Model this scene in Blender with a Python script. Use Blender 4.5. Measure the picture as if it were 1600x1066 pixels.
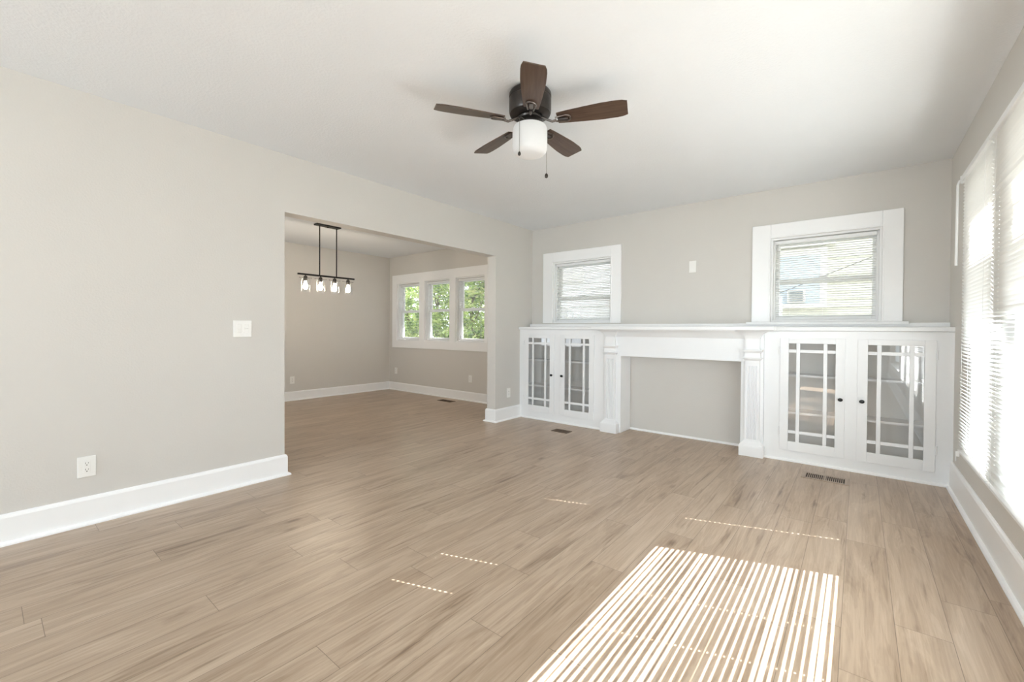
import bpy, math, random
from math import sin, cos, pi, radians, sqrt
from mathutils import Vector, Matrix

for o in list(bpy.data.objects):
    bpy.data.objects.remove(o, do_unlink=True)
SC = bpy.context.scene
COL = SC.collection
random.seed(7)

# ------------------------------------------------------------------ camera
F, YAW, PITCH, ROLL = 672.54, 0.6781, -0.0109, 0.0062
CX, CY, CZ, SY = 3.6274, -4.9548, 1.1931, -10.37
fw = Vector((-sin(YAW) * cos(PITCH), cos(YAW) * cos(PITCH), sin(PITCH)))
rt = Vector((cos(YAW), sin(YAW), 0)); up = rt.cross(fw)
r2 = rt * cos(ROLL) + up * sin(ROLL); u2 = up * cos(ROLL) - rt * sin(ROLL)
cd = bpy.data.cameras.new('camera')
cd.sensor_width = 36; cd.lens = F * 36 / 1600; cd.shift_y = SY / 1600; cd.clip_start = .02
cam = bpy.data.objects.new('camera', cd); COL.objects.link(cam)
cam.matrix_world = Matrix(((r2.x, u2.x, -fw.x, CX), (r2.y, u2.y, -fw.y, CY), (r2.z, u2.z, -fw.z, CZ), (0, 0, 0, 1)))
SC.camera = cam

# ------------------------------------------------------------------ light
W = bpy.data.worlds.new('sky'); SC.world = W; W.use_nodes = True
bg = W.node_tree.nodes['Background']
bg.inputs[0].default_value = (.86, .93, 1, 1); bg.inputs[1].default_value = 2.0

def light(name, kind, loc, d, **kw):
    l = bpy.data.lights.new(name, kind)
    for k, v in kw.items(): setattr(l, k, v)
    o = bpy.data.objects.new(name, l); COL.objects.link(o); o.location = loc
    o.rotation_euler = Vector(d).to_track_quat('-Z', 'Y').to_euler()
    return o
SUN = Vector((-1, -.355, -.817))
light('sun', 'SUN', (9, 3, 8), SUN, energy=31, angle=radians(.18), color=(1, .99, .98))
# daylight behind the blinds, plus fill lights added at unseen openings
light('fill_back', 'AREA', (1.0, -9.46, 1.45), (0, 1, 0), energy=68, shape='RECTANGLE', size=1.8, size_y=1.5, color=(.68, .86, 1))  # fill added out of view to brighten the living room
light('daylight_side', 'AREA', (4.42, -2.8, .84), (-1, 0, .12), energy=46, shape='RECTANGLE', size=3.6, size_y=.75, color=(.76, .90, 1))
light('fill_rear_side', 'AREA', (4.42, -7.0, 1.35), (-1, .12, 0), energy=12, shape='RECTANGLE', size=2.6, size_y=1.6, color=(.68, .86, 1))  # unseen fill added from the rear right for the broad wall
light('fill_dining', 'AREA', (-2.2, -4.22, 1.5), (-.35, 1, 0), energy=4, shape='RECTANGLE', size=1.3, size_y=1.3, color=(.76, .90, 1))  # unseen fill added to lift the dining room walls

vs = SC.view_settings
vs.view_transform = 'Standard'; vs.look = 'None'; vs.exposure = 0.74; vs.gamma = 1.0; vs.use_curve_mapping = False
SC.cycles.use_denoising = True
SC.cycles.max_bounces = 14; SC.cycles.diffuse_bounces = 8; SC.cycles.glossy_bounces = 5
SC.cycles.transparent_max_bounces = 24; SC.cycles.transmission_bounces = 8
SC.cycles.caustics_reflective = False; SC.cycles.sample_clamp_indirect = 6

# ------------------------------------------------------------------ materials
def new_mat(name):
    m = bpy.data.materials.new(name); m.use_nodes = True
    nt = m.node_tree; b = nt.nodes['Principled BSDF']
    return m, nt, b
def N(nt, typ, **kw):
    n = nt.nodes.new(typ)
    for k, v in kw.items(): setattr(n, k, v)
    return n
def L(nt, a, b): nt.links.new(a, b)
def mth(nt, op, a, b=None, c=None):
    n = N(nt, 'ShaderNodeMath', operation=op)
    for i, x in enumerate((a, b, c)):
        if x is None: continue
        if isinstance(x, (int, float)): n.inputs[i].default_value = x
        else: L(nt, x, n.inputs[i])
    return n.outputs[0]

def paint(name, c, rough=.5, var=.03, scale=6, bump=0, bscale=200, metal=0, spec=.5, detail=3):
    m, nt, b = new_mat(name)
    b.inputs['Roughness'].default_value = rough; b.inputs['Metallic'].default_value = metal
    b.inputs['Specular IOR Level'].default_value = spec
    geo = N(nt, 'ShaderNodeNewGeometry')
    no = N(nt, 'ShaderNodeTexNoise'); no.inputs['Scale'].default_value = scale; no.inputs['Detail'].default_value = 3
    L(nt, geo.outputs['Position'], no.inputs['Vector'])
    cr = N(nt, 'ShaderNodeValToRGB')
    cr.color_ramp.elements[0].position = .3; cr.color_ramp.elements[1].position = .7
    cr.color_ramp.elements[0].color = tuple(max(0, x * (1 - var)) for x in c) + (1,)
    cr.color_ramp.elements[1].color = tuple(min(1, x * (1 + var)) for x in c) + (1,)
    L(nt, no.outputs['Fac'], cr.inputs[0]); L(nt, cr.outputs[0], b.inputs['Base Color'])
    if bump:
        n2 = N(nt, 'ShaderNodeTexNoise'); n2.inputs['Scale'].default_value = bscale; n2.inputs['Detail'].default_value = detail
        L(nt, geo.outputs['Position'], n2.inputs['Vector'])
        bp = N(nt, 'ShaderNodeBump'); bp.inputs['Strength'].default_value = bump; bp.inputs['Distance'].default_value = .004
        L(nt, n2.outputs['Fac'], bp.inputs['Height']); L(nt, bp.outputs[0], b.inputs['Normal'])
    return m

M = {}
M['wall'] = paint('greige_wall_paint', (.655, .630, .592), .6, .008, 2, .25, 90)
M['ceiling'] = paint('ceiling_texture_paint', (.80, .82, .845), .8, .006, 3, .5, 70, spec=.2, detail=5)
M['trim'] = paint('white_trim_paint', (.93, .93, .93), .35, .008, 4)
M['cabinet'] = paint('white_cabinet_paint', (.88, .885, .89), .38, .008, 4)
M['back'] = paint('greige_cabinet_back', (.80, .79, .765), .6, .01, 4)
M['vinyl'] = paint('white_vinyl', (.84, .84, .84), .4, .01, 8)
M['plastic'] = paint('white_plastic', (.86, .85, .82), .35, .01, 20)
M['slot'] = paint('dark_slot', (.03, .028, .025), .6, .1, 20)
M['black'] = paint('black_metal', (.018, .017, .016), .4, .1, 30, metal=.4)
M['bronze'] = paint('dark_bronze', (.06, .052, .047), .34, .15, 30, metal=.75)
M['arm'] = paint('worn_bronze', (.17, .145, .13), .3, .2, 40, metal=.85)
M['chain'] = paint('chain_metal', (.30, .28, .26), .35, .1, 60, metal=.8)
M['siding'] = paint('cream_siding', (.57, .585, .525), .6, .02, 5)
M['white_siding'] = paint('white_siding', (.78, .79, .80), .6, .02, 5)
M['greyblue'] = paint('grey_blue_blind', (.50, .58, .66), .5, .05, 6)
M['greyslat'] = paint('grey_grille', (.22, .26, .29), .5, .05, 6)
M['soil'] = paint('dry_ground', (.30, .30, .26), .9, .2, 8)
M['bark'] = paint('bark', (.14, .10, .07), .9, .3, 20)
M['roofing'] = paint('roof_shingle', (.25, .24, .23), .9, .15, 20)
M['roofwood'] = paint('porch_timber', (.75, .74, .72), .6, .04, 5)
M['dark'] = paint('dark_duct', (.035, .025, .018), .8, .1, 20)

def wood_floor():
    m, nt, b = new_mat('vinyl_plank_floor')
    geo = N(nt, 'ShaderNodeNewGeometry'); sp = N(nt, 'ShaderNodeSeparateXYZ'); L(nt, geo.outputs['Position'], sp.inputs[0])
    x, y = sp.outputs[0], sp.outputs[1]
    u = mth(nt, 'DIVIDE', mth(nt, 'SUBTRACT', x, .185 - 1.7 * 4), .17)
    row = mth(nt, 'FLOOR', u); fu = mth(nt, 'FRACT', u)
    wn = N(nt, 'ShaderNodeTexWhiteNoise', noise_dimensions='1D'); L(nt, row, wn.inputs['W'])
    v = mth(nt, 'ADD', mth(nt, 'DIVIDE', y, 1.22), mth(nt, 'MULTIPLY', wn.outputs['Value'], 7.3))
    col = mth(nt, 'FLOOR', v); fv = mth(nt, 'FRACT', v)
    idv = N(nt, 'ShaderNodeCombineXYZ'); L(nt, row, idv.inputs[0]); L(nt, col, idv.inputs[1])
    w2 = N(nt, 'ShaderNodeTexWhiteNoise', noise_dimensions='2D'); L(nt, idv.outputs[0], w2.inputs['Vector'])
    rid = w2.outputs['Value']
    def grain(sx, sy_, seed, detail, dist, rough=.6):
        c = N(nt, 'ShaderNodeCombineXYZ')
        L(nt, mth(nt, 'MULTIPLY', x, sx), c.inputs[0]); L(nt, mth(nt, 'MULTIPLY', y, sy_), c.inputs[1])
        L(nt, mth(nt, 'MULTIPLY', rid, seed), c.inputs[2])
        n = N(nt, 'ShaderNodeTexNoise'); n.inputs['Scale'].default_value = 1; n.inputs['Detail'].default_value = detail
        n.inputs['Distortion'].default_value = dist; n.inputs['Roughness'].default_value = rough
        L(nt, c.outputs[0], n.inputs['Vector']); return n.outputs['Fac']
    g1 = grain(9, 1.1, 91, 4, 1.6)
    g2 = grain(75, 2.6, 53, 5, .6)
    g3 = grain(3.2, .8, 37, 2, .4)
    # growth rings: a banded version of the coarse grain
    rings = mth(nt, 'FRACT', mth(nt, 'MULTIPLY', g1, 7))
    rings = mth(nt, 'ABSOLUTE', mth(nt, 'SUBTRACT', rings, .5))
    t = mth(nt, 'ADD', mth(nt, 'MULTIPLY', g2, .42), mth(nt, 'MULTIPLY', g1, .52))
    t = mth(nt, 'ADD', t, mth(nt, 'MULTIPLY', rings, .10))
    t = mth(nt, 'ADD', t, mth(nt, 'MULTIPLY', g3, .14))
    t = mth(nt, 'ADD', t, mth(nt, 'MULTIPLY', mth(nt, 'SUBTRACT', rid, .5), .07))
    # dark mineral streaks and small knots
    g4 = grain(16, .9, 17, 3, 1.1)
    streak = mth(nt, 'MAXIMUM', mth(nt, 'SUBTRACT', g4, .60), 0)
    t = mth(nt, 'SUBTRACT', t, mth(nt, 'MULTIPLY', streak, 1.7))
    kc = N(nt, 'ShaderNodeCombineXYZ'); L(nt, mth(nt, 'MULTIPLY', x, 3.2), kc.inputs[0]); L(nt, mth(nt, 'MULTIPLY', y, 1.25), kc.inputs[1])
    vo = N(nt, 'ShaderNodeTexVoronoi'); vo.inputs['Scale'].default_value = 1; vo.inputs['Randomness'].default_value = 1
    L(nt, kc.outputs[0], vo.inputs['Vector'])
    kn = mth(nt, 'MAXIMUM', mth(nt, 'SUBTRACT', .085, vo.outputs['Distance']), 0)
    t = mth(nt, 'SUBTRACT', t, mth(nt, 'MULTIPLY', kn, 3.2))
    cr = N(nt, 'ShaderNodeValToRGB'); e = cr.color_ramp.elements
    e[0].position = .30; e[0].color = (.20, .137, .092, 1)
    e[1].position = .80; e[1].color = (.58, .465, .355, 1)
    a = e.new(.46); a.color = (.355, .258, .180, 1)
    a = e.new(.62); a.color = (.47, .36, .265, 1)
    L(nt, t, cr.inputs[0])
    du = mth(nt, 'MULTIPLY', mth(nt, 'MINIMUM', fu, mth(nt, 'SUBTRACT', 1, fu)), .17)
    dv = mth(nt, 'MULTIPLY', mth(nt, 'MINIMUM', fv, mth(nt, 'SUBTRACT', 1, fv)), 1.22)
    dist = mth(nt, 'MINIMUM', du, dv)
    seam = mth(nt, 'LESS_THAN', dist, .0011)
    mx = N(nt, 'ShaderNodeMix', data_type='RGBA'); mx.inputs[7].default_value = (.13, .092, .065, 1)
    L(nt, mth(nt, 'MULTIPLY', seam, .75), mx.inputs[0]); L(nt, cr.outputs[0], mx.inputs[6])
    L(nt, mx.outputs[2], b.inputs['Base Color'])
    L(nt, mth(nt, 'ADD', mth(nt, 'MULTIPLY', g2, .12), .27), b.inputs['Roughness'])
    b.inputs['Specular IOR Level'].default_value = .5
    bp = N(nt, 'ShaderNodeBump'); bp.inputs['Strength'].default_value = .12; bp.inputs['Distance'].default_value = .002
    L(nt, mth(nt, 'SUBTRACT', g2, seam), bp.inputs['Height']); L(nt, bp.outputs[0], b.inputs['Normal'])
    return m
M['floor'] = wood_floor()

def stripe_wood(name, c0, c1, axis_scale, rough):
    m, nt, b = new_mat(name)
    tc = N(nt, 'ShaderNodeTexCoord'); mp = N(nt, 'ShaderNodeMapping'); mp.inputs['Scale'].default_value = axis_scale
    L(nt, tc.outputs['Object'], mp.inputs[0])
    n = N(nt, 'ShaderNodeTexNoise'); n.inputs['Scale'].default_value = 1; n.inputs['Detail'].default_value = 5; n.inputs['Distortion'].default_value = .8
    L(nt, mp.outputs[0], n.inputs['Vector'])
    cr = N(nt, 'ShaderNodeValToRGB'); cr.color_ramp.elements[0].position = .3; cr.color_ramp.elements[1].position = .7
    cr.color_ramp.elements[0].color = c0 + (1,); cr.color_ramp.elements[1].color = c1 + (1,)
    L(nt, n.outputs['Fac'], cr.inputs[0]); L(nt, cr.outputs[0], b.inputs['Base Color'])
    b.inputs['Roughness'].default_value = rough
    return m
M['blade'] = stripe_wood('walnut_fan_blade', (.055, .030, .020), (.105, .065, .045), (4, 60, 10), .35)
M['vent_wood'] = stripe_wood('wood_register', (.30, .22, .16), (.42, .33, .25), (60, 5, 5), .4)

def glass(name, base=.04, tint=(1, 1, 1)):
    m = bpy.data.materials.new(name); m.use_nodes = True; nt = m.node_tree; nt.nodes.clear()
    o = N(nt, 'ShaderNodeOutputMaterial'); mix = N(nt, 'ShaderNodeMixShader'); tr = N(nt, 'ShaderNodeBsdfTransparent')
    gl = N(nt, 'ShaderNodeBsdfGlossy'); gl.inputs['Roughness'].default_value = .01
    tr.inputs[0].default_value = tint + (1,)
    lw = N(nt, 'ShaderNodeLayerWeight'); lw.inputs[0].default_value = .5
    f = mth(nt, 'ADD', mth(nt, 'MULTIPLY', mth(nt, 'POWER', lw.outputs['Facing'], 5), .9), .04 + base)
    L(nt, f, mix.inputs[0]); L(nt, tr.outputs[0], mix.inputs[1]); L(nt, gl.outputs[0], mix.inputs[2]); L(nt, mix.outputs[0], o.inputs[0])
    return m
M['glass'] = glass('window_glass', 0.0)
M['cabglass'] = glass('cabinet_glass', .06)

def translucent(name, c, f, rough=.5):
    m = bpy.data.materials.new(name); m.use_nodes = True; nt = m.node_tree; nt.nodes.clear()
    o = N(nt, 'ShaderNodeOutputMaterial'); mix = N(nt, 'ShaderNodeMixShader')
    d = N(nt, 'ShaderNodeBsdfDiffuse'); t = N(nt, 'ShaderNodeBsdfTranslucent')
    geo = N(nt, 'ShaderNodeNewGeometry'); no = N(nt, 'ShaderNodeTexNoise'); no.inputs['Scale'].default_value = 9
    L(nt, geo.outputs['Position'], no.inputs['Vector'])
    cr = N(nt, 'ShaderNodeValToRGB'); cr.color_ramp.elements[0].color = tuple(x * .97 for x in c) + (1,); cr.color_ramp.elements[1].color = c + (1,)
    L(nt, no.outputs['Fac'], cr.inputs[0]); L(nt, cr.outputs[0], d.inputs[0]); L(nt, cr.outputs[0], t.inputs[0])
    mix.inputs[0].default_value = f
    L(nt, d.outputs[0], mix.inputs[1]); L(nt, t.outputs[0], mix.inputs[2]); L(nt, mix.outputs[0], o.inputs[0])
    return m
M['slat'] = translucent('white_blind_slat', (.86, .86, .84), .12)
M['opal'] = translucent('opal_glass', (.92, .92, .92), .35)

def emit(name, c, s):
    m = bpy.data.materials.new(name); m.use_nodes = True; nt = m.node_tree; nt.nodes.clear()
    o = N(nt, 'ShaderNodeOutputMaterial'); e = N(nt, 'ShaderNodeEmission'); e.inputs[0].default_value = c + (1,); e.inputs[1].default_value = s
    L(nt, e.outputs[0], o.inputs[0]); return m
M['bulb'] = emit('lit_bulb', (1, .86, .68), 85)

def leafmat():
    m = bpy.data.materials.new('leaves'); m.use_nodes = True; nt = m.node_tree; nt.nodes.clear()
    o = N(nt, 'ShaderNodeOutputMaterial'); mix = N(nt, 'ShaderNodeMixShader'); mix.inputs[0].default_value = .4
    d = N(nt, 'ShaderNodeBsdfDiffuse'); t = N(nt, 'ShaderNodeBsdfTranslucent')
    geo = N(nt, 'ShaderNodeNewGeometry'); no = N(nt, 'ShaderNodeTexNoise'); no.inputs['Scale'].default_value = 5; no.inputs['Detail'].default_value = 6
    L(nt, geo.outputs['Position'], no.inputs['Vector'])
    cr = N(nt, 'ShaderNodeValToRGB'); e = cr.color_ramp.elements
    e[0].position = .32; e[0].color = (.08, .17, .06, 1); e[1].position = .68; e[1].color = (.88, .88, .45, 1)
    a = e.new(.5); a.color = (.42, .56, .18, 1)
    L(nt, no.outputs['Fac'], cr.inputs[0]); L(nt, cr.outputs[0], d.inputs[0]); L(nt, cr.outputs[0], t.inputs[0])
    L(nt, d.outputs[0], mix.inputs[1]); L(nt, t.outputs[0], mix.inputs[2]); L(nt, mix.outputs[0], o.inputs[0])
    return m
M['leaf'] = leafmat()

# ------------------------------------------------------------------ mesh helpers
class MB:
    def __init__(s): s.v = []; s.f = []
    def box(s, x0, x1, y0, y1, z0, z1):
        if x0 > x1: x0, x1 = x1, x0
        if y0 > y1: y0, y1 = y1, y0
        if z0 > z1: z0, z1 = z1, z0
        n = len(s.v)
        s.v += [(x, y, z) for z in (z0, z1) for y in (y0, y1) for x in (x0, x1)]
        for q in ((0, 2, 3, 1), (4, 5, 7, 6), (0, 1, 5, 4), (2, 6, 7, 3), (0, 4, 6, 2), (1, 3, 7, 5)):
            s.f.append(tuple(n + i for i in q))
        return s
    def rings(s, rs, cap=True, closed=True):
        n = len(s.v); k = len(rs[0])
        for r in rs: s.v += [tuple(p) for p in r]
        for i in range(len(rs) - 1):
            for j in range(k if closed else k - 1):
                a = n + i * k + j; b = n + i * k + (j + 1) % k
                s.f.append((a, b, b + k, a + k))
        if cap:
            s.f.append(tuple(n + j for j in reversed(range(k)))); s.f.append(tuple(n + (len(rs) - 1) * k + j for j in range(k)))
        return s
    def lathe(s, prof, c=(0, 0, 0), n=32, cap=True):
        rs = [[(c[0] + max(r, 1e-4) * cos(2 * pi * j / n), c[1] + max(r, 1e-4) * sin(2 * pi * j / n), c[2] + z) for j in range(n)] for r, z in prof]
        return s.rings(rs, cap)
    def tube(s, pts, r, n=10, cap=True):
        pts = [Vector(p) for p in pts]; rs = []
        rr = r if isinstance(r, (list, tuple)) else [r] * len(pts)
        up_ = None
        for i, p in enumerate(pts):
            t = (pts[min(i + 1, len(pts) - 1)] - pts[max(i - 1, 0)]).normalized()
            if up_ is None: up_ = Vector((0, 0, 1)) if abs(t.z) < .9 else Vector((1, 0, 0))
            a = t.cross(up_).normalized(); b = a.cross(t).normalized(); up_ = b
            rs.append([p + (a * cos(2 * pi * j / n) + b * sin(2 * pi * j / n)) * rr[i] for j in range(n)])
        return s.rings(rs, cap)
    def prism(s, poly, axis, a0, a1):
        def P(u, v, a): return {'x': (a, u, v), 'y': (u, a, v), 'z': (u, v, a)}[axis]
        return s.rings([[P(u, v, a0) for u, v in poly], [P(u, v, a1) for u, v in poly]])
    def quad(s, a, b, c, d):
        n = len(s.v); s.v += [tuple(a), tuple(b), tuple(c), tuple(d)]; s.f.append((n, n + 1, n + 2, n + 3)); return s
    def build(s, name, mat, parent=None, bevel=0, smooth=False, off=None, fix=True):
        if off is None: off = getattr(parent, 'base', None) if False else None
        me = bpy.data.meshes.new(name)
        vv = s.v
        if parent is not None and parent.get('_w') :
            l = parent.location; vv = [(a - l.x, b - l.y, c - l.z) for a, b, c in vv]
        me.from_pydata(vv, [], s.f); me.update()
        if fix:
            import bmesh
            bm = bmesh.new(); bm.from_mesh(me); bmesh.ops.recalc_face_normals(bm, faces=bm.faces); bm.to_mesh(me); bm.free()
        me.materials.append(M[mat] if isinstance(mat, str) else mat)
        if smooth:
            for p in me.polygons: p.use_smooth = True
            try: me.set_sharp_from_angle(angle=radians(40))
            except Exception: pass
        o = bpy.data.objects.new(name, me); COL.objects.link(o)
        if parent is not None: o.parent = parent
        if bevel:
            md = o.modifiers.new('edge', 'BEVEL'); md.width = bevel; md.segments = 2; md.limit_method = 'ANGLE'
        return o

def under(o):           # lets sub-parts of a world-built part use world coordinates too
    return o
def thing(name, label, cat, loc=(0, 0, 0), rz=0, group=None, world=False):
    o = bpy.data.objects.new(name, None); COL.objects.link(o); o.location = loc; o.rotation_euler = (0, 0, rz)
    o.empty_display_size = .1
    if label: o['label'] = label
    if cat: o['category'] = cat
    if group: o['group'] = group
    if world: o['_w'] = 1
    return o
def tag(o, label, cat, group=None):
    o['label'] = label; o['category'] = cat
    if group: o['group'] = group
    return o
def struct(o): o['kind'] = 'structure'; return o
def sroot(name, loc=(0, 0, 0), rz=0):
    return struct(thing(name, None, None, loc, rz))
def copy_tree(o, parent=None):
    c = o.copy(); COL.objects.link(c)
    if parent is not None: c.parent = parent
    for ch in [k for k in bpy.data.objects if k.parent == o]: copy_tree(ch, c)
    return c

H = 2.6; RW = 4.2; DX = -3.65; DY = .19; BACK = -9.5
JL, JR, HZ, WT = -3.393, -.787, 2.135, .14

# ------------------------------------------------------------------ room shell
struct(MB().box(-3.85, 4.4, BACK - .15, .4, -.1, 0).build('floor', 'floor'))
struct(MB().box(-3.85, 4.4, BACK - .15, .4, H, H + .1).build('ceiling', 'ceiling'))
def wall_boxes(mb, axis, t0, t1, a0, a1, holes):
    """a wall slab between t0..t1 (thickness), a0..a1 along, with rectangular holes (h0,h1,z0,z1) sorted along"""
    def B(p, q, z0, z1):
        if q - p < 1e-6 or z1 - z0 < 1e-6: return
        if axis == 'x': mb.box(p, q, t0, t1, z0, z1)
        else: mb.box(t0, t1, p, q, z0, z1)
    cur = a0
    for h0, h1, z0, z1 in holes:
        B(cur, h0, 0, H); B(h0, h1, 0, z0); B(h0, h1, z1, H); cur = h1
    B(cur, a1, 0, H); return mb
WL = (.361, 1.224, 1.285, 2.112); WR = (2.938, 3.780, 1.285, 2.112)
struct(wall_boxes(MB(), 'x', 0, .16, -WT, RW + .16, [WL, WR]).build('wall_far', 'wall'))
struct(wall_boxes(MB(), 'y', -WT, 0, BACK, 0, [(JL, JR, 0, HZ)]).build('wall_left', 'wall'))
S1, S2, S3 = (-1.75, -1.06), (-3.62, -2.0), (-4.58, -3.87)
ZW0, ZW1 = .50, 2.10
struct(wall_boxes(MB(), 'y', RW, RW + .16, BACK, 0, [(-8.4, -5.6, ZW0, ZW1), (S3[0], S1[1], ZW0, ZW1)]).build('wall_right', 'wall'))
struct(wall_boxes(MB(), 'x', BACK - .15, BACK, -WT, RW + .16, [(.1, 1.9, .7, 2.2)]).build('wall_back', 'wall'))
DW = [(-3.385, -2.71), (-2.565, -1.895), (-1.745, -1.075)]; DZ0, DZ1 = .975, 2.075
struct(wall_boxes(MB(), 'x', DY, DY + .16, DX - .15, .2, [(a, b, DZ0, DZ1) for a, b in DW]).build('wall_dining_far', 'wall'))
struct(MB().box(DX - .15, DX, -4.4, DY, 0, H).build('wall_dining_left', 'wall'))
struct(wall_boxes(MB(), 'x', -4.5, -4.4, DX - .15, -WT, [(-3.2, -1.4, .8, 2.15)]).build('wall_dining_back', 'wall'))

# baseboards: board with eased top and a shoe moulding
def base_profile(h, t=.018, shoe=.02):
    return [(0, 0), (t + shoe, 0), (t + shoe, .008), (t + shoe * .7, .016), (t, .02), (t, h - .02), (t * .72, h - .006), (t * .35, h), (0, h)]
def baseboard(name, runs, h):
    mb = MB()
    for (x0, y0), (x1, y1), side, e0, e1 in runs:      # side: outward normal; e0/e1 mitre extension at each end
        d = Vector((x1 - x0, y1 - y0, 0)).normalized(); n = Vector((side[0], side[1], 0))
        pr = base_profile(h); rs = []
        for P, s, e in (((x0, y0), -1, e0), ((x1, y1), 1, e1)):
            rs.append([Vector((P[0], P[1], 0)) + n * u + d * (s * e * u) + Vector((0, 0, v)) for u, v in pr])
        mb.rings(rs)
    return struct(mb.build(name, 'trim', smooth=False))
CD = .276                                              # depth of the built-in cabinets
baseboard('baseboard_left', [((0, BACK), (0, JL), (1, 0), 0, 1), ((0, JL), (-WT, JL), (0, 1), 1, 1), ((-WT, JL), (-WT, -4.4), (-1, 0), 1, 0)], .168)
baseboard('baseboard_pier', [((0, -CD), (0, JR), (1, 0), 0, 1), ((0, JR), (-WT, JR), (0, -1), 1, 1), ((-WT, JR), (-WT, DY), (-1, 0), 1, 0)], .165)
baseboard('baseboard_right', [((RW, -CD), (RW, BACK), (-1, 0), 0, 0)], .205)
baseboard('baseboard_dining_left', [((DX, -4.4), (DX, DY), (1, 0), 0, -1)], .15)
baseboard('baseboard_dining_far', [((DX, DY), (-WT, DY), (0, -1), -1, 0)], .15)

# ------------------------------------------------------------------ windows
def sash_window(name, loc, rz, w, z0, z1, mid=None, casing=None, depth=.15):
    """local X along the wall, local -Y into the room; opening 0..w, z0..z1"""
    r = sroot(name, loc, rz); mid = mid or (z0 + z1) / 2
    j = MB(); t = .02
    j.box(0, t, 0, depth, z0, z1); j.box(w - t, w, 0, depth, z0, z1); j.box(t, w - t, 0, depth, z1 - t, z1); j.box(t, w - t, 0, depth, z0, z0 + t)
    j.box(t, t + .015, .045, .06, z0 + t, z1 - t); j.box(w - t - .015, w - t, .045, .06, z0 + t, z1 - t)
    j.build('window_frame', 'vinyl', r, .002)
    def sash(nm, y0, y1, a, b):
        m = MB(); s_ = .045
        m.box(t, t + s_, y0, y1, a, b); m.box(w - t - s_, w - t, y0, y1, a, b)
        m.box(t + s_, w - t - s_, y0, y1, a, a + s_); m.box(t + s_, w - t - s_, y0, y1, b - s_, b)
        o = m.build(nm, 'vinyl', r, .003)
        MB().box(t + s_ - .004, w - t - s_ + .004, (y0 + y1) / 2 - .002, (y0 + y1) / 2 + .002, a + s_ - .004, b - s_ + .004).build('glass_pane', 'glass', o)
        return o
    sash('upper_sash', .105, .135, mid - .02, z1 - t)
    lo = sash('lower_sash', .068, .098, z0 + t, mid + .025)
    MB().box(w / 2 - .03, w / 2 + .03, .055, .075, mid + .025, mid + .04).build('sash_lock', 'vinyl', lo, .003)
    if casing:
        xl, xr, zb, zt, sill = casing
        c = MB(); y0 = -.022
        c.box(xl, 0, y0, 0, zb, zt); c.box(w, xr, y0, 0, zb, zt); c.box(0, w, y0, 0, z1, zt)
        if zb < z0: c.box(0, w, y0, 0, zb, z0)
        c.build('casing', 'trim', r, .004)
        b_ = MB()                                     # thin inner stop
        b_.box(-.012, 0, y0 - .008, y0, z0, z1 + .012); b_.box(w, w + .012, y0 - .008, y0, z0, z1 + .012); b_.box(0, w, y0 - .008, y0, z1, z1 + .012)
        b_.build('casing_bead', 'trim', r, .002)
        if sill:
            MB().box(sill[0], sill[1], -.075, .06, z0 - .028, z0).build('window_sill', 'trim', r, .006)
    return r
sash_window('window_1', (WL[0], 0, 0), 0, WL[1] - WL[0], WL[2], WL[3], 1.62, (.20 - WL[0], 1.356 - WL[0], 1.285, 2.247, None))
sash_window('window_2', (WR[0], 0, 0), 0, WR[1] - WR[0], WR[2], WR[3], 1.685, (2.776 - WR[0], 3.917 - WR[0], 1.285, 2.25, (2.735 - WR[0], 3.955 - WR[0])))
for i, (a, b) in enumerate(DW):
    sash_window('window_%d' % (i + 3), (a, DY, 0), 0, b - a, DZ0, DZ1, 1.525)
c = MB(); xs = [-3.53] + [v for p in DW for v in p] + [-.93]; y0, y1 = DY - .022, DY
for k in range(0, 8, 2): c.box(xs[k], xs[k + 1], y0, y1, .835, 2.235)
for a, b in DW: c.box(a, b, y0, y1, .835, DZ0); c.box(a, b, y0, y1, DZ1, 2.235)
struct(c.build('trim_1', 'trim', None))
for i, (a, b) in enumerate((S1, S2, S3)):              # rz=-90: local X runs towards -Y of the room
    sash_window('window_%d' % (i + 6), (RW, b, 0), -pi / 2, b - a, ZW0, ZW1, 1.30)
c = MB(); X0, X1 = RW - .02, RW
c.box(X0, X1, S1[1], -.99, .40, 2.2); c.box(X0, X1, -4.65, S3[0], .40, 2.2)
c.box(X0, X1, S3[0], S1[1], ZW1, 2.2); c.box(X0, X1, S3[0], S1[1], .40, ZW0)
c.box(X0, RW + .15, S2[1], S1[0], ZW0, ZW1); c.box(X0, RW + .15, S3[1], S2[0], ZW0, ZW1)
struct(c.build('trim_2', 'trim', None))
c = MB()
c.box(.0, .1, BACK, BACK + .02, .6, 2.3); c.box(1.9, 2.0, BACK, BACK + .02, .6, 2.3); c.box(.1, 1.9, BACK, BACK + .02, 2.2, 2.3); c.box(.1, 1.9, BACK, BACK + .02, .6, .7)
c.box(RW - .02, RW, -8.5, -8.4, .4, 2.2); c.box(RW - .02, RW, -5.6, -5.5, .4, 2.2); c.box(RW - .02, RW, -8.4, -5.6, 2.1, 2.2); c.box(RW - .02, RW, -8.4, -5.6, .4, .5)
struct(c.build('trim_3', 'trim', None))
# picture ledge along the far wall behind the cabinet tops
struct(MB().box(.0, RW, -.05, 0, 1.236, 1.272).build('trim_4', 'trim', None, .004))

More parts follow.
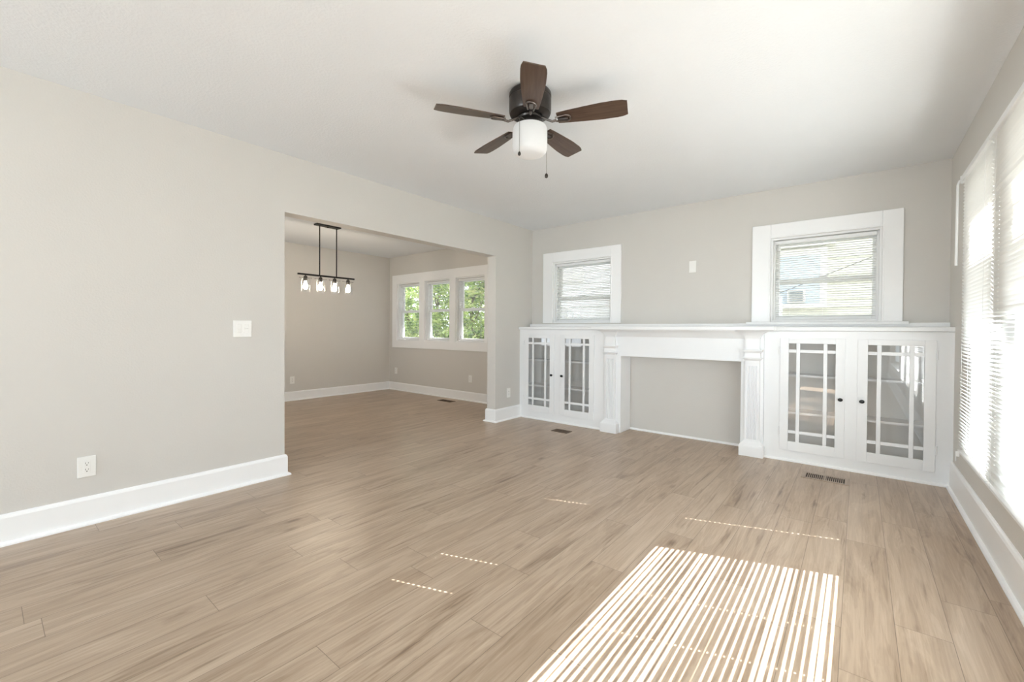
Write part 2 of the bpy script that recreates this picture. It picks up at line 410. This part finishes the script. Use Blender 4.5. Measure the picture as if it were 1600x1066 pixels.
# ------------------------------------------------------------------ blinds
def blind(label, loc, rz, w, h, tilt, cords, pitch=.0215, sw=.025, wand=None, wandlen=.5, group='white mini blinds', bracket=False, bottom=True, wand_r=.005, jit=1.5):
    """local X along, -Y to the room, root at the bottom rail; tilt(z) in degrees, room edge down positive"""
    r = thing('window_blind', label, 'blind', loc, rz, group)
    MB().box(0, w, -.0175, .0175, h - .032, h).build('head_rail', 'vinyl', r, .003)
    m = MB(); n = int((h - .032 - .03) / pitch)
    segs = []; cur = .004
    for cx in sorted(cords):
        segs += [(cur, cx - .003, False), (cx - .003, cx + .003, True)]; cur = cx + .003
    segs.append((cur, w - .004, False))
    rnd = random.Random(int(w * 1000))
    if jit > 2:                                        # long slats twist a little along their length: finer steps
        fine = []
        for x0, x1, hole in segs:
            k = 1 if hole else max(1, int((x1 - x0) / .1))
            fine += [(x0 + (x1 - x0) * q / k, x0 + (x1 - x0) * (q + 1) / k, hole) for q in range(k)]
        segs = fine
    for i in range(n):
        z = .03 + pitch * (i + .5); base = tilt(z + loc[2]) + rnd.gauss(0, jit)
        tw = rnd.gauss(0, jit * .9) if jit > 2 else 0; ph = rnd.uniform(0, 6)
        def section(x):
            a = radians(base + tw * sin(x * 2.3 + ph)); cs = []
            for t in (-1, -.2, .2, 1):
                d = t * sw / 2; lift = .0018 * (1 - t * t)
                cs.append((x, d * cos(a) - lift * sin(a), z + d * sin(a) + lift * cos(a)))
            return cs
        for x0, x1, hole in segs:
            A, B = section(x0), section(x1)
            for k in range(3):
                if hole and k == 1: continue
                m.quad(A[k], B[k], B[k + 1], A[k + 1])
    m.build('slats', 'slat', r, fix=False)
    if bottom: MB().box(0, w, -.0125, .0125, 0, .014).build('bottom_rail', 'vinyl', r, .003)
    for cx in cords:
        cm = MB()
        for yy in (-.0135, .0135): cm.box(cx - .0006, cx + .0006, yy - .0004, yy + .0004, .01, h - .03)
        cm.build('ladder_cord', 'vinyl', r)
    if wand is not None:
        MB().tube([(wand, -.022, h - .02), (wand + .002, -.03, h - .05), (wand + .004, -.032, h - .05 - wandlen)], [wand_r * .6, wand_r, wand_r], 8).build('tilt_wand', 'vinyl', r, smooth=True)
    if bracket:
        b = MB(); b.box(-.004, .0, -.02, .03, h - .045, h + .004); b.build('mounting_bracket', 'vinyl', r, .001)
        b = MB(); b.box(.06, .075, -.03, -.012, -.02, .012); b.box(.06, .075, -.03, -.026, -.05, -.02); b.build('hold_down_bracket', 'vinyl', r, .001)
    return r
wl = WL[1] - WL[0] - .06; wr = WR[1] - WR[0] - .075
blind('white mini blind with nearly shut slats in the small window by the doorway pier', (WL[0] + .03, .038, WL[2] + .012), 0, wl, WL[3] - WL[2] - .035, lambda z: -20, (.12, wl / 2, wl - .12), .021)
blind('white mini blind with open slats over the window that faces the neighbour\'s air conditioner', (WR[0] + .0375, .038, WR[2] + .012), 0, wr, WR[3] - WR[2] - .04, lambda z: -9, (.12, wr / 2, wr - .12), .021, wand=.03, wandlen=.42, wand_r=.003)
dn = ['white mini blind in the dining room window next to the corner', 'white mini blind in the middle one of the three dining room windows', 'white mini blind in the dining room window next to the doorway pier']
for (a, b), lab in zip(DW, dn):
    w = b - a - .05
    blind(lab, (a + .025, DY + .038, DZ0 + .03), 0, w, DZ1 - DZ0 - .055, lambda z: -7, (.1, w - .1), .021)
XB = RW - .055
def tilt_b(z): return 11.5 + 3.5 * sin(z * 31) + 2 * sin(z * 13 + 1) if z < 1.20 else (11 - (z - 1.20) / .10 * 69 if z < 1.30 else -58)
blind('narrow closed white mini blind nearest the cabinets on the sunlit side wall', (XB, -.985, .425), -pi / 2, .765, 1.77, lambda z: -30 if z < .95 else (-30 - (z - .95) / .3 * 28 if z < 1.25 else -58), (.10, .665), .0215, wand=-.012, wandlen=.52, bracket=True, wand_r=.007)
blind('wide white mini blind throwing striped sunlight on the floor', (XB, -1.757, .425), -pi / 2, 2.09, 1.77, tilt_b, (.12, .863, 1.173, 1.9), .0215, jit=6)
blind('narrow white mini blind at the camera end of the sunlit side wall', (XB, -3.853, .425), -pi / 2, .80, 1.77, lambda z: 12, (.1, .7), .0215)

# ------------------------------------------------------------------ built-in cabinets
def cabinet(label, x0, x1, doors, topx):
    r = thing('built_in_cabinet', label, 'cabinet', ((x0 + x1) / 2, -CD / 2, 0), 0, 'glass door bookcases beside the mantel', world=True)
    yf = -CD; cs = []
    dw, dz0, dz1 = .478, .10, 1.13
    mb = MB()                                          # face frame with two door openings
    e = [x0] + [v for c_, _ in doors for v in (c_ - dw / 2 + .012, c_ + dw / 2 - .012)] + [x1]
    for k in range(0, 6, 2): mb.box(e[k], e[k + 1], yf, yf + .02, 0, 1.195)
    for k in (1, 3): mb.box(e[k], e[k + 1], yf, yf + .02, 0, dz0 + .012); mb.box(e[k], e[k + 1], yf, yf + .02, dz1 - .012, 1.195)
    mb.build('face_frame', 'cabinet', r)
    mb = MB()
    mb.box(x0, x0 + .018, yf + .02, -.012, 0, 1.195); mb.box(x1 - .018, x1, yf + .02, -.012, 0, 1.195)
    mb.box(x0, x1, yf + .02, -.012, .09, .11); mb.box(x0 + .018, x1 - .018, yf + .02, -.012, 1.175, 1.195)
    mb.build('carcass', 'cabinet', r)
    MB().box(x0 + .018, x1 - .018, -.012, -.003, .02, 1.19).build('back_panel', 'back', r)
    for z in (.43, .775): MB().box(x0 + .019, x1 - .019, yf + .045, -.013, z, z + .02).build('shelf', 'cabinet', r)
    MB().box(topx[0], topx[1], -.305, -.004, 1.197, 1.234).build('top_board', 'cabinet', r, .005)
    MB().prism([(-.276, 0), (-.296, 0), (-.296, .008), (-.288, .016), (-.276, .02)], 'x', x0, x1).build('shoe_molding', 'trim', r)
    for c_, knobside in doors:
        d0, d1 = c_ - dw / 2, c_ + dw / 2; g0, g1 = c_ - .172, c_ + .172; pz0, pz1 = .185, 1.083
        ya, yb = yf - .012, yf - .0005
        m = MB()
        m.box(d0, g0, ya, yb, dz0, dz1); m.box(g1, d1, ya, yb, dz0, dz1); m.box(g0, g1, ya, yb, dz0, pz0); m.box(g0, g1, ya, yb, pz1, dz1)
        for xx in (g0 + .058, g1 - .086): m.box(xx, xx + .028, ya + .002, yb, pz0, pz1)
        xs_ = [g0, g0 + .058, g0 + .086, g1 - .086, g1 - .058, g1]
        for zz in (.26, 1.0):
            for k in (0, 2, 4): m.box(xs_[k], xs_[k + 1], ya + .002, yb, zz, zz + .028)
        d = m.build('door', 'cabinet', r, .002); d['_w'] = 1
        dd = lambda mb_, nm, mt, **k: child(mb_, nm, mt, d, r, **k)
        dd(MB().box(g0 - .004, g1 + .004, yf + .001, yf + .004, pz0 - .004, pz1 + .004), 'glass_pane', 'cabglass')
        kx = d1 - .031 if knobside > 0 else d0 + .031
        k = MB(); k.rings([[(kx + rr * cos(t) * 1.0, yy, .607 + rr * sin(t) * .85) for t in [2 * pi * i / 20 for i in range(20)]] for rr, yy in ((.008, ya), (.007, ya - .012), (.016, ya - .016), (.018, ya - .022), (.015, ya - .028), (.006, ya - .030))])
        ko = dd(k, 'knob', 'black', smooth=True); ko['label'] = 'black round knob'
        hx = d0 if knobside > 0 else d1; sg = -1 if knobside > 0 else 1
        for z in (.24, .98):
            h_ = MB(); h_.lathe([(.004, 0), (.005, .002), (.005, .068), (.004, .07)], (hx + sg * .005, ya - .002, z), 10); h_.box(hx + sg * .005, hx + sg * .016, yf - .003, yf, z, z + .07)
            dd(h_, 'hinge', 'cabinet')
    return r
def child(mb, name, mat, d, r, **k):
    l = r.location; mb.v = [(a - l.x, b - l.y, c_ - l.z) for a, b, c_ in mb.v]
    o = mb.build(name, mat, None, **k); o.parent = d; return o
cabinet('white built-in cabinet with two glass grid doors next to the dining room opening', 0.0, 1.268, [(.328, 1), (.90, -1)], (.0, 1.268))
cabinet('white built-in cabinet with two glass grid doors below the wide window, beside the large blinds', 2.932, RW, [(3.302, 1), (3.862, -1)], (2.932, RW))

# ------------------------------------------------------------------ mantel
mt = thing('mantel_surround', 'white fireplace mantel with fluted pilasters framing a closed firebox', 'mantel', (2.1, -.15, 0), world=True)
OX0, OX1, OZ = 1.485, 2.735, .895
MB().box(1.27, OX0, -CD - .004, -.003, 0, OZ).build('side_jamb', 'cabinet', mt, .003)
MB().box(OX1, 2.93, -CD - .004, -.003, 0, OZ).build('side_jamb', 'cabinet', mt, .003)
MB().box(1.27, 2.93, -CD - .004, -.003, OZ, 1.20).build('frieze', 'cabinet', mt, .003)
fr = MB(); fr.box(1.44, 2.76, -CD - .010, -CD - .004, 1.118, 1.122); fr.box(1.44, 2.76, -CD - .012, -CD - .004, OZ + .012, OZ + .02)
fr.build('frieze_bead', 'cabinet', mt)
MB().box(1.17, 3.03, -.42, -.30, 1.200, 1.238).box(1.27, 2.93, -.31, -.002, 1.2, 1.238).build('mantel_shelf', 'cabinet', mt, .006)
MB().prism([(-.284, 1.118), (-.292, 1.125), (-.304, 1.15), (-.33, 1.178), (-.36, 1.195), (-.36, 1.2), (-.276, 1.2)], 'x', 1.42, 2.78).build('crown_molding', 'cabinet', mt, smooth=True)
def loft(mb, x0, x1, yf, secs, yb=-.277):
    mb.rings([[(x0 - o, yf - o, z), (x1 + o, yf - o, z), (x1 + o, yb, z), (x0 - o, yb, z)] for z, o in secs]); return mb
for x0, x1 in ((1.303, 1.425), (2.778, 2.90)):
    yf = -.315
    n = 5; pw = (x1 - x0); k = 10
    poly = [(x0, -.277), (x0, yf)]; mg = .014; fw_ = (pw - 2 * mg) / n
    for i in range(n):
        a = x0 + mg + i * fw_
        poly += [(a + .003, yf), (a + .006, yf + .010), (a + fw_ - .006, yf + .010), (a + fw_ - .003, yf)]
    poly += [(x1, yf), (x1, -.277)]
    m = MB(); m.prism(poly, 'z', .155, .86)
    p = m.build('pilaster_shaft', 'cabinet', mt)
    b = loft(MB(), x0, x1, yf, [(0, .042), (.09, .042), (.105, .040), (.125, .022), (.14, .006), (.155, 0)])
    b.build('pilaster_base', 'cabinet', mt, .002)
    c = MB()
    loft(c, x0, x1, yf, [(.86, 0), (.91, .0), (.918, .010), (.932, .022), (.940, .022), (.944, .008), (.985, .006), (.995, .02), (1.008, .026), (1.016, .026), (1.018, 0), (1.115, 0), (1.13, .004), (1.15, .014), (1.172, .034), (1.19, .062), (1.2, .084)])
    c.build('pilaster_capital', 'cabinet', mt, smooth=False)
MB().prism([(-.003, 0), (-.02, 0), (-.02, .01), (-.012, .018), (-.003, .022)], 'x', OX0, OX1).build('shoe_molding', 'trim', mt)

# ------------------------------------------------------------------ plates and outlets (local X along wall, -Y to the room)
def plate(name, label, cat, loc, rz, w, h, kind, group=None):
    r = thing(name, label, cat, loc, rz, group)
    MB().box(-w / 2, w / 2, -.007, -.0003, -h / 2, h / 2).build('cover_plate', 'plastic', r, .003)
    if kind == 'outlet':
        o = MB().box(-.0165, .0165, -.0095, -.0068, -.034, .034).build('receptacle', 'plastic', r, .0015)
        for s in (-1, 1):
            q = MB(); z = s * .019
            q.box(-.0075, -.0055, -.0099, -.0093, z - .001, z + .008); q.box(.0055, .0075, -.0099, -.0093, z - .001, z + .007)
            q.box(-.0025, .0025, -.0099, -.0093, z - .011, z - .006)
            q.build('socket_holes', 'slot', o)
    if kind == 'switch':
        for s in (-1, 1):
            o = MB().box(s * .024 - .0165, s * .024 + .0165, -.0095, -.0068, -.034, .034).build('rocker', 'plastic', r, .0015)
            k = MB(); z0_ = -.031 if s < 0 else 0.0
            k.prism([(-.0093, z0_), (-.0135, z0_ + .004), (-.0098, z0_ + .031), (-.009, z0_ + .031)], 'x', s * .024 - .0125, s * .024 + .0125).build('paddle', 'plastic', o)
    if kind == 'blank':
        for zz in (-.03, .03):
            q = MB().lathe([(.003, 0), (.003, .0015)], (0, 0, 0), 10)
            q.v = [(a, -.007 - c_, b + zz) for a, b, c_ in q.v]
            q.build('screw', 'plastic', r)
    return r
LW, FW_ = pi / 2, 0
plate('light_switch', 'white double light switch on the wall beside the dining room opening', 'light switch', (0, -3.70, 1.188), LW, .125, .125, 'switch')
plate('wall_outlet', 'white wall outlet low on the broad living room wall, above its white baseboard', 'outlet', (0, -4.545, .35), LW, .082, .125, 'outlet')
plate('wall_outlet', 'white wall outlet on the pier between dining room opening and cabinet', 'outlet', (0, -.523, .352), LW, .074, .125, 'outlet')
plate('wall_outlet', 'white wall outlet on the dining room wall below the hanging light', 'outlet', (DX, -1.70, .338), LW, .074, .12, 'outlet')
plate('wall_outlet', 'white wall outlet below the dining windows, close to the corner', 'outlet', (-3.43, DY, .375), FW_, .074, .12, 'outlet')
plate('wall_outlet', 'white wall outlet below the dining windows, near the doorway pier', 'outlet', (-1.40, DY, .37), FW_, .074, .12, 'outlet')
plate('wall_plate', 'white blank wall plate high above the mantel', 'wall plate', (2.192, 0, 1.90), FW_, .074, .127, 'blank')

# ------------------------------------------------------------------ floor registers
def register(label, x0, x1, y0, y1, bars, mat):
    r = thing('floor_vent', label, 'floor vent', ((x0 + x1) / 2, (y0 + y1) / 2, 0), 0, None, world=True)
    g = .03; m = MB()
    m.box(x0 - g, x1 + g, y0 - g, y0, 0.0003, .004); m.box(x0 - g, x1 + g, y1, y1 + g, 0.0003, .004)
    m.box(x0 - g, x0, y0, y1, 0.0003, .004); m.box(x1, x1 + g, y0, y1, 0.0003, .004)
    m.build('frame', mat, r)
    MB().box(x0, x1, y0, y1, 0.0003, .0012).build('duct_opening', 'dark', r)
    m = MB(); n = bars * 2; xm = (x0 + x1) / 2
    m.box(xm - .007, xm + .007, y0, y1, .0012, .004)
    for i in range(1, n):
        xx = x0 + (x1 - x0) * i / n
        if abs(xx - xm) > .01: m.box(xx - .0025, xx + .0025, y0, y1, .0012, .003)
    m.build('louvers', mat, r)
    return r
register('wood-toned floor vent before the cabinet near the large blinds', 3.30, 3.555, -.705, -.575, 10, 'vent_wood')
register('small dark floor vent before the cabinet by the doorway pier', .835, .99, -.68, -.61, 7, 'bark')
register('dark floor vent under the dining room windows', -1.83, -1.58, -.10, -.03, 8, 'bark')

# ------------------------------------------------------------------ ceiling fan
FX, FY, FB = 2.095, -2.895, 2.425
fan = thing('ceiling_fan', 'dark bronze ceiling fan with five walnut blades and a white glass light', 'ceiling fan', (FX, FY, H))
MB().lathe([(.10, -.0005), (.119, -.006), (.125, -.016), (.125, -.034), (.121, -.038), (.121, -.042), (.125, -.046), (.125, -.118), (.12, -.132), (.10, -.142), (.06, -.145), (.01, -.145)], n=48).build('motor_housing', 'bronze', fan, smooth=True)
MB().lathe([(.03, -.144), (.072, -.148), (.075, -.155), (.072, -.164), (.052, -.168), (.047, -.172), (.047, -.196), (.06, -.199), (.062, -.203), (.04, -.204)], n=40).build('light_fitter', 'bronze', fan, smooth=True)
MB().lathe([(.045, -.197), (.08, -.199), (.096, -.206), (.102, -.220), (.103, -.24), (.103, -.325), (.099, -.348), (.086, -.364), (.06, -.372), (.02, -.375), (.001, -.375)], n=48).build('glass_shade', 'opal', fan, smooth=True)
def blade_mesh():
    m = MB(); st = []
    for t in [i / 14 for i in range(15)]:
        r_ = .165 + (.56 - .165) * t
        wv = .042 + .024 * min(1, t * 1.6) ** .8
        if t > .86: wv *= sqrt(max(0, 1 - ((t - .86) / .14) ** 2 * .35))
        st.append((r_, wv))
    a = radians(-12); th = .003; rs = []
    for r_, wv in st:
        def P(y, z): return (r_, y * cos(a) - z * sin(a), y * sin(a) + z * cos(a))
        rs.append([P(-wv, -th), P(wv, -th), P(wv, th), P(-wv, th)])
    return m.rings(rs)
def iron_mesh():
    m = MB()
    m.tube([(.055, 0, .02), (.085, 0, .012), (.11, 0, -.004), (.135, 0, -.016), (.16, 0, -.012)], [.009, .008, .007, .007, .008], 10)
    a = radians(-12); pts = []
    for i in range(13):
        t = -pi / 2 + pi * i / 12; pts.append((.215 + .026 * cos(t), .026 * sin(t)))
    loop = [(.155, -.016)] + pts + [(.155, .016)]
    m.tube([(x, y * cos(a) + .007 * sin(a), y * sin(a) - .008) for x, y in loop], .005, 8)
    m.box(.17, .225, -.011, .011, -.011, -.005)
    return m
for k in range(5):
    b = blade_mesh().build('blade', 'blade', fan, .0015); b.location = (0, 0, FB - H); b.rotation_euler = (0, 0, radians(20.5 + 72 * k))
    iron_mesh().build('blade_arm', 'arm', b, smooth=True)
def chain(x, y, z0, z1, r_):
    m = MB(); m.tube([(x * .55, y * .55, z0 + .004), (x * .9, y * .9, z0 + .003), (x, y, z0 - .012), (x, y, z0 - .03), (x, y, z1)], .0012, 6)
    c = m.build('pull_chain', 'chain', fan)
    MB().lathe([(.001, .008), (.004, .006), (r_ * .8, 0), (r_, -r_ * .8), (r_ * .8, -r_ * 1.6), (.002, -r_ * 2)], (x, y, z1), 14).build('pull_knob', 'bronze', c, smooth=True)
chain(.006, -.108, -.186, -.392, .009)
chain(.055, .095, -.186, -.47, .011)

# ------------------------------------------------------------------ dining light
PX, PY = -2.035, -1.95
ch = thing('pendant_light', 'black linear dining pendant with four clear glass jar lights', 'pendant light', (PX, PY, H))
MB().box(-.055, .055, -.17, .17, -.022, -.0005).build('canopy', 'black', ch, .006)
MB().lathe([(.008, -.034), (.012, -.03), (.012, -.022)], (0, 0, 0), 12).build('canopy_screw', 'black', ch)
for y in (-.112, .128): MB().tube([(0, y, -.02), (0, y, -.70)], .0075, 10).build('rod', 'black', ch, smooth=True)
MB().box(-.011, .011, -.405, .398, -.708, -.686).build('crossbar', 'black', ch, .003)
for y in (-.303, -.10, .10, .301):
    s = MB(); s.lathe([(.008, -.80), (.008, -.705)], (0, y, 0), 12); s.lathe([(.014, -.716), (.022, -.722), (.024, -.735), (.024, -.775), (.021, -.785), (.014, -.786)], (0, y, 0), 20)
    s.tube([(0, y - .075, -.742), (0, y + .075, -.742)], .002, 6)
    for q in (-1, 1): s.lathe([(.003, -.005), (.005, 0), (.003, .005)], (0, y + q * .077, -.742), 8)
    so = s.build('socket', 'bronze', ch, smooth=True)
    MB().lathe([(.012, -.785), (.013, -.80), (.022, -.825), (.030, -.85), (.028, -.872), (.016, -.888), (.001, -.892)], (0, y, 0), 20).build('bulb', 'bulb', so, smooth=True)
    j = MB(); j.lathe([(.026, -.745), (.05, -.75), (.058, -.765), (.058, -.925)], (0, y, 0), 28, cap=False)
    j.build('glass_jar', 'glass', so, smooth=True)

# ------------------------------------------------------------------ outside
struct(MB().box(-30, 30, -30, 30, -.75, -.65).build('ground', 'soil'))
rf = MB(); rf.box(-4.6, RW + .19, BACK - .9, 1.0, 2.75, 2.87); rf.box(RW + .19, 6.3, .31, 1.0, 2.75, 2.87)  # second box: eave strip added to keep sun off the far window sill
struct(rf.build('roof', 'roofwood'))
pr_ = thing('porch', 'white timber porch added outside the large blinds to shade them', 'porch', (5.0, -3.2, -.65), world=True)
MB().box(RW + .2, 5.42, -9.6, .3, 2.88, 2.98).build('roof_deck', 'roofwood', pr_)
MB().box(5.34, 5.42, -9.6, .3, 2.24, 2.56).build('shade_beam', 'roofwood', pr_)  # added and placed so its shadow bands the blinds
for y in (-.45,): MB().box(5.32, 5.44, y - .06, y + .06, -.65, 2.88).build('post', 'roofwood', pr_)

MB().box(5.34, 5.42, -9.6, -5.9, -.65, 2.24).build('sun_block_wall', 'roofwood', pr_)  # unseen wall added to stop sun entering the rear side opening

nh = thing('neighbour_house', 'cream clapboard house next door seen through the far windows', 'house', (3.0, 4.6, -.65), world=True)
YN = 2.6
def laps(x0, x1, z0, z1, y, skip=()):
    m = MB(); z = z0
    while z < z1 - .01:
        m.prism([(y, z), (y - .016, z), (y - .004, z + .115), (y, z + .115)], 'x', x0, x1); z += .115
    return m
laps(.62, 9, -.65, 5.2, YN).build('clapboard_wall', 'siding', nh)
laps(-2.3, .62, -.65, 5.2, YN - .12).build('white_wall', 'white_siding', nh)
MB().box(-2.3, 9, YN, YN + 5, -.65, 5.2).build('house_body', 'siding', nh)
MB().prism([(YN - .4, 5.2), (YN + 5.4, 5.2), (YN + 2.5, 7)], 'x', -2.7, 9.4).build('roof', 'roofing', nh)
w = MB(); w.box(2.62, 2.70, YN - .04, YN, 1.60, 2.30); w.box(3.19, 3.27, YN - .04, YN, 1.60, 2.30); w.box(2.62, 3.27, YN - .04, YN, 2.30, 2.40); w.box(2.62, 3.27, YN - .05, YN, 1.53, 1.60)
wo = w.build('window_trim', 'white_siding', nh)
MB().box(2.70, 3.19, YN - .03, YN - .012, 1.60, 2.30).build('window_panel', 'greyblue', nh)
MB().box(2.55, 3.36, YN - .16, YN, 2.42, 2.56).build('window_hood', 'white_siding', nh)
v = MB(); v.box(-1.03, -.57, YN - .16, YN - .12, 2.14, 2.44); v.build('wall_vent', 'roofwood', nh)
ac = thing('air_conditioner', 'white window air conditioner in the neighbour\'s grey-blue window', 'air conditioner', (2.917, YN - .03, 1.605), world=True)
MB().box(2.80, 3.02, YN - .09, YN - .035, 1.612, 1.80).build('case', 'white_siding', ac, .006)
g = MB()
for i in range(6): g.box(2.822, 2.995, YN - .096, YN - .089, 1.630 + i * .026, 1.646 + i * .026)
g.build('grille', 'greyslat', ac)
rl = thing('stair_railing', 'white stair railing outside the small window by the doorway pier', 'railing', (-.7, 2.1, -.65), world=True)
q = MB()
for i in range(9):
    x = -1.25 + i * .13; q.box(x - .018, x + .018, 2.08, 2.12, .2, 1.66 - max(0, i - 3) * .055)
q.build('balusters', 'white_siding', rl)
MB().tube([(-1.35, 2.1, 1.68), (-.86, 2.1, 1.68), (-.1, 2.1, 1.32)], .028, 8).build('handrail', 'white_siding', rl)
MB().box(-1.4, -.1, 2.05, 2.15, -.65, .2).build('stair_base', 'white_siding', rl)
co = MB().tube([(2.0, 1.5, 1.34), (4.0, 1.5, 2.165), (6.2, 1.5, 3.08)], .004, 6).build('utility_cable', 'black'); tag(co, 'thin dark cable slanting across the view in the wide window', 'cable')

def tree(label, x, y, h, rx, rz_, n, seed):
    r = thing('leafy_tree', label, 'tree', (x, y, -.65), 0, 'trees outside the dining room')
    rnd = random.Random(seed)
    m = MB(); m.tube([(0, 0, 0), (.05, .02, h * .3), (-.04, 0, h * .6), (.02, .03, h * .8)], [.09, .07, .05, .02], 8)
    for k in range(7):
        a = rnd.uniform(0, 2 * pi); z = rnd.uniform(.25, .7) * h; l = rx * .6
        m.tube([(0, 0, z), (cos(a) * l * .5, sin(a) * l * .5, z + .3), (cos(a) * l, sin(a) * l, z + .75)], [.03, .02, .006], 6)
    m.build('trunk', 'bark', r, smooth=True)
    m = MB()
    R_ = rx
    clumps = []
    while len(clumps) < 60:
        p = (rnd.uniform(-1, 1) * R_, rnd.uniform(-1, 1) * R_, rnd.uniform(.1, 1) * h, rnd.uniform(.2, .4))
        if p[0] ** 2 + p[1] ** 2 < R_ * R_ * .8: clumps.append(p)
    while len(m.f) < n:
        cx, cy, cz, cr_ = rnd.choice(clumps)
        p = Vector((cx + rnd.gauss(0, cr_ * .6), cy + rnd.gauss(0, cr_ * .6), cz + rnd.gauss(0, cr_ * .5)))
        if max(abs(p.x), abs(p.y)) > R_ - .08: continue
        d = Vector((rnd.gauss(0, 1), rnd.gauss(0, 1), rnd.gauss(-.3, .6))).normalized(); s = rnd.uniform(.06, .12)
        e = d.cross(Vector((rnd.gauss(0, 1), rnd.gauss(0, 1), rnd.gauss(0, 1)))).normalized() * s * .42
        m.quad(p, p + d * s * .5 + e, p + d * s, p + d * s * .5 - e)
    f_ = m.build('foliage', 'leaf', r, fix=False)
    return r
tree('leafy green tree outside the dining window next to the corner', -8.65, 4.5, 4.4, .76, 2, 10000, 1)
tree('leafy green tree outside the middle dining window', -7.1, 4.5, 4.1, .76, 2, 10000, 2)
tree('leafy green tree outside the dining window next to the doorway pier', -5.55, 4.5, 4.3, .76, 2, 10000, 3)

for o in bpy.data.objects:
    if '_w' in o: del o['_w']
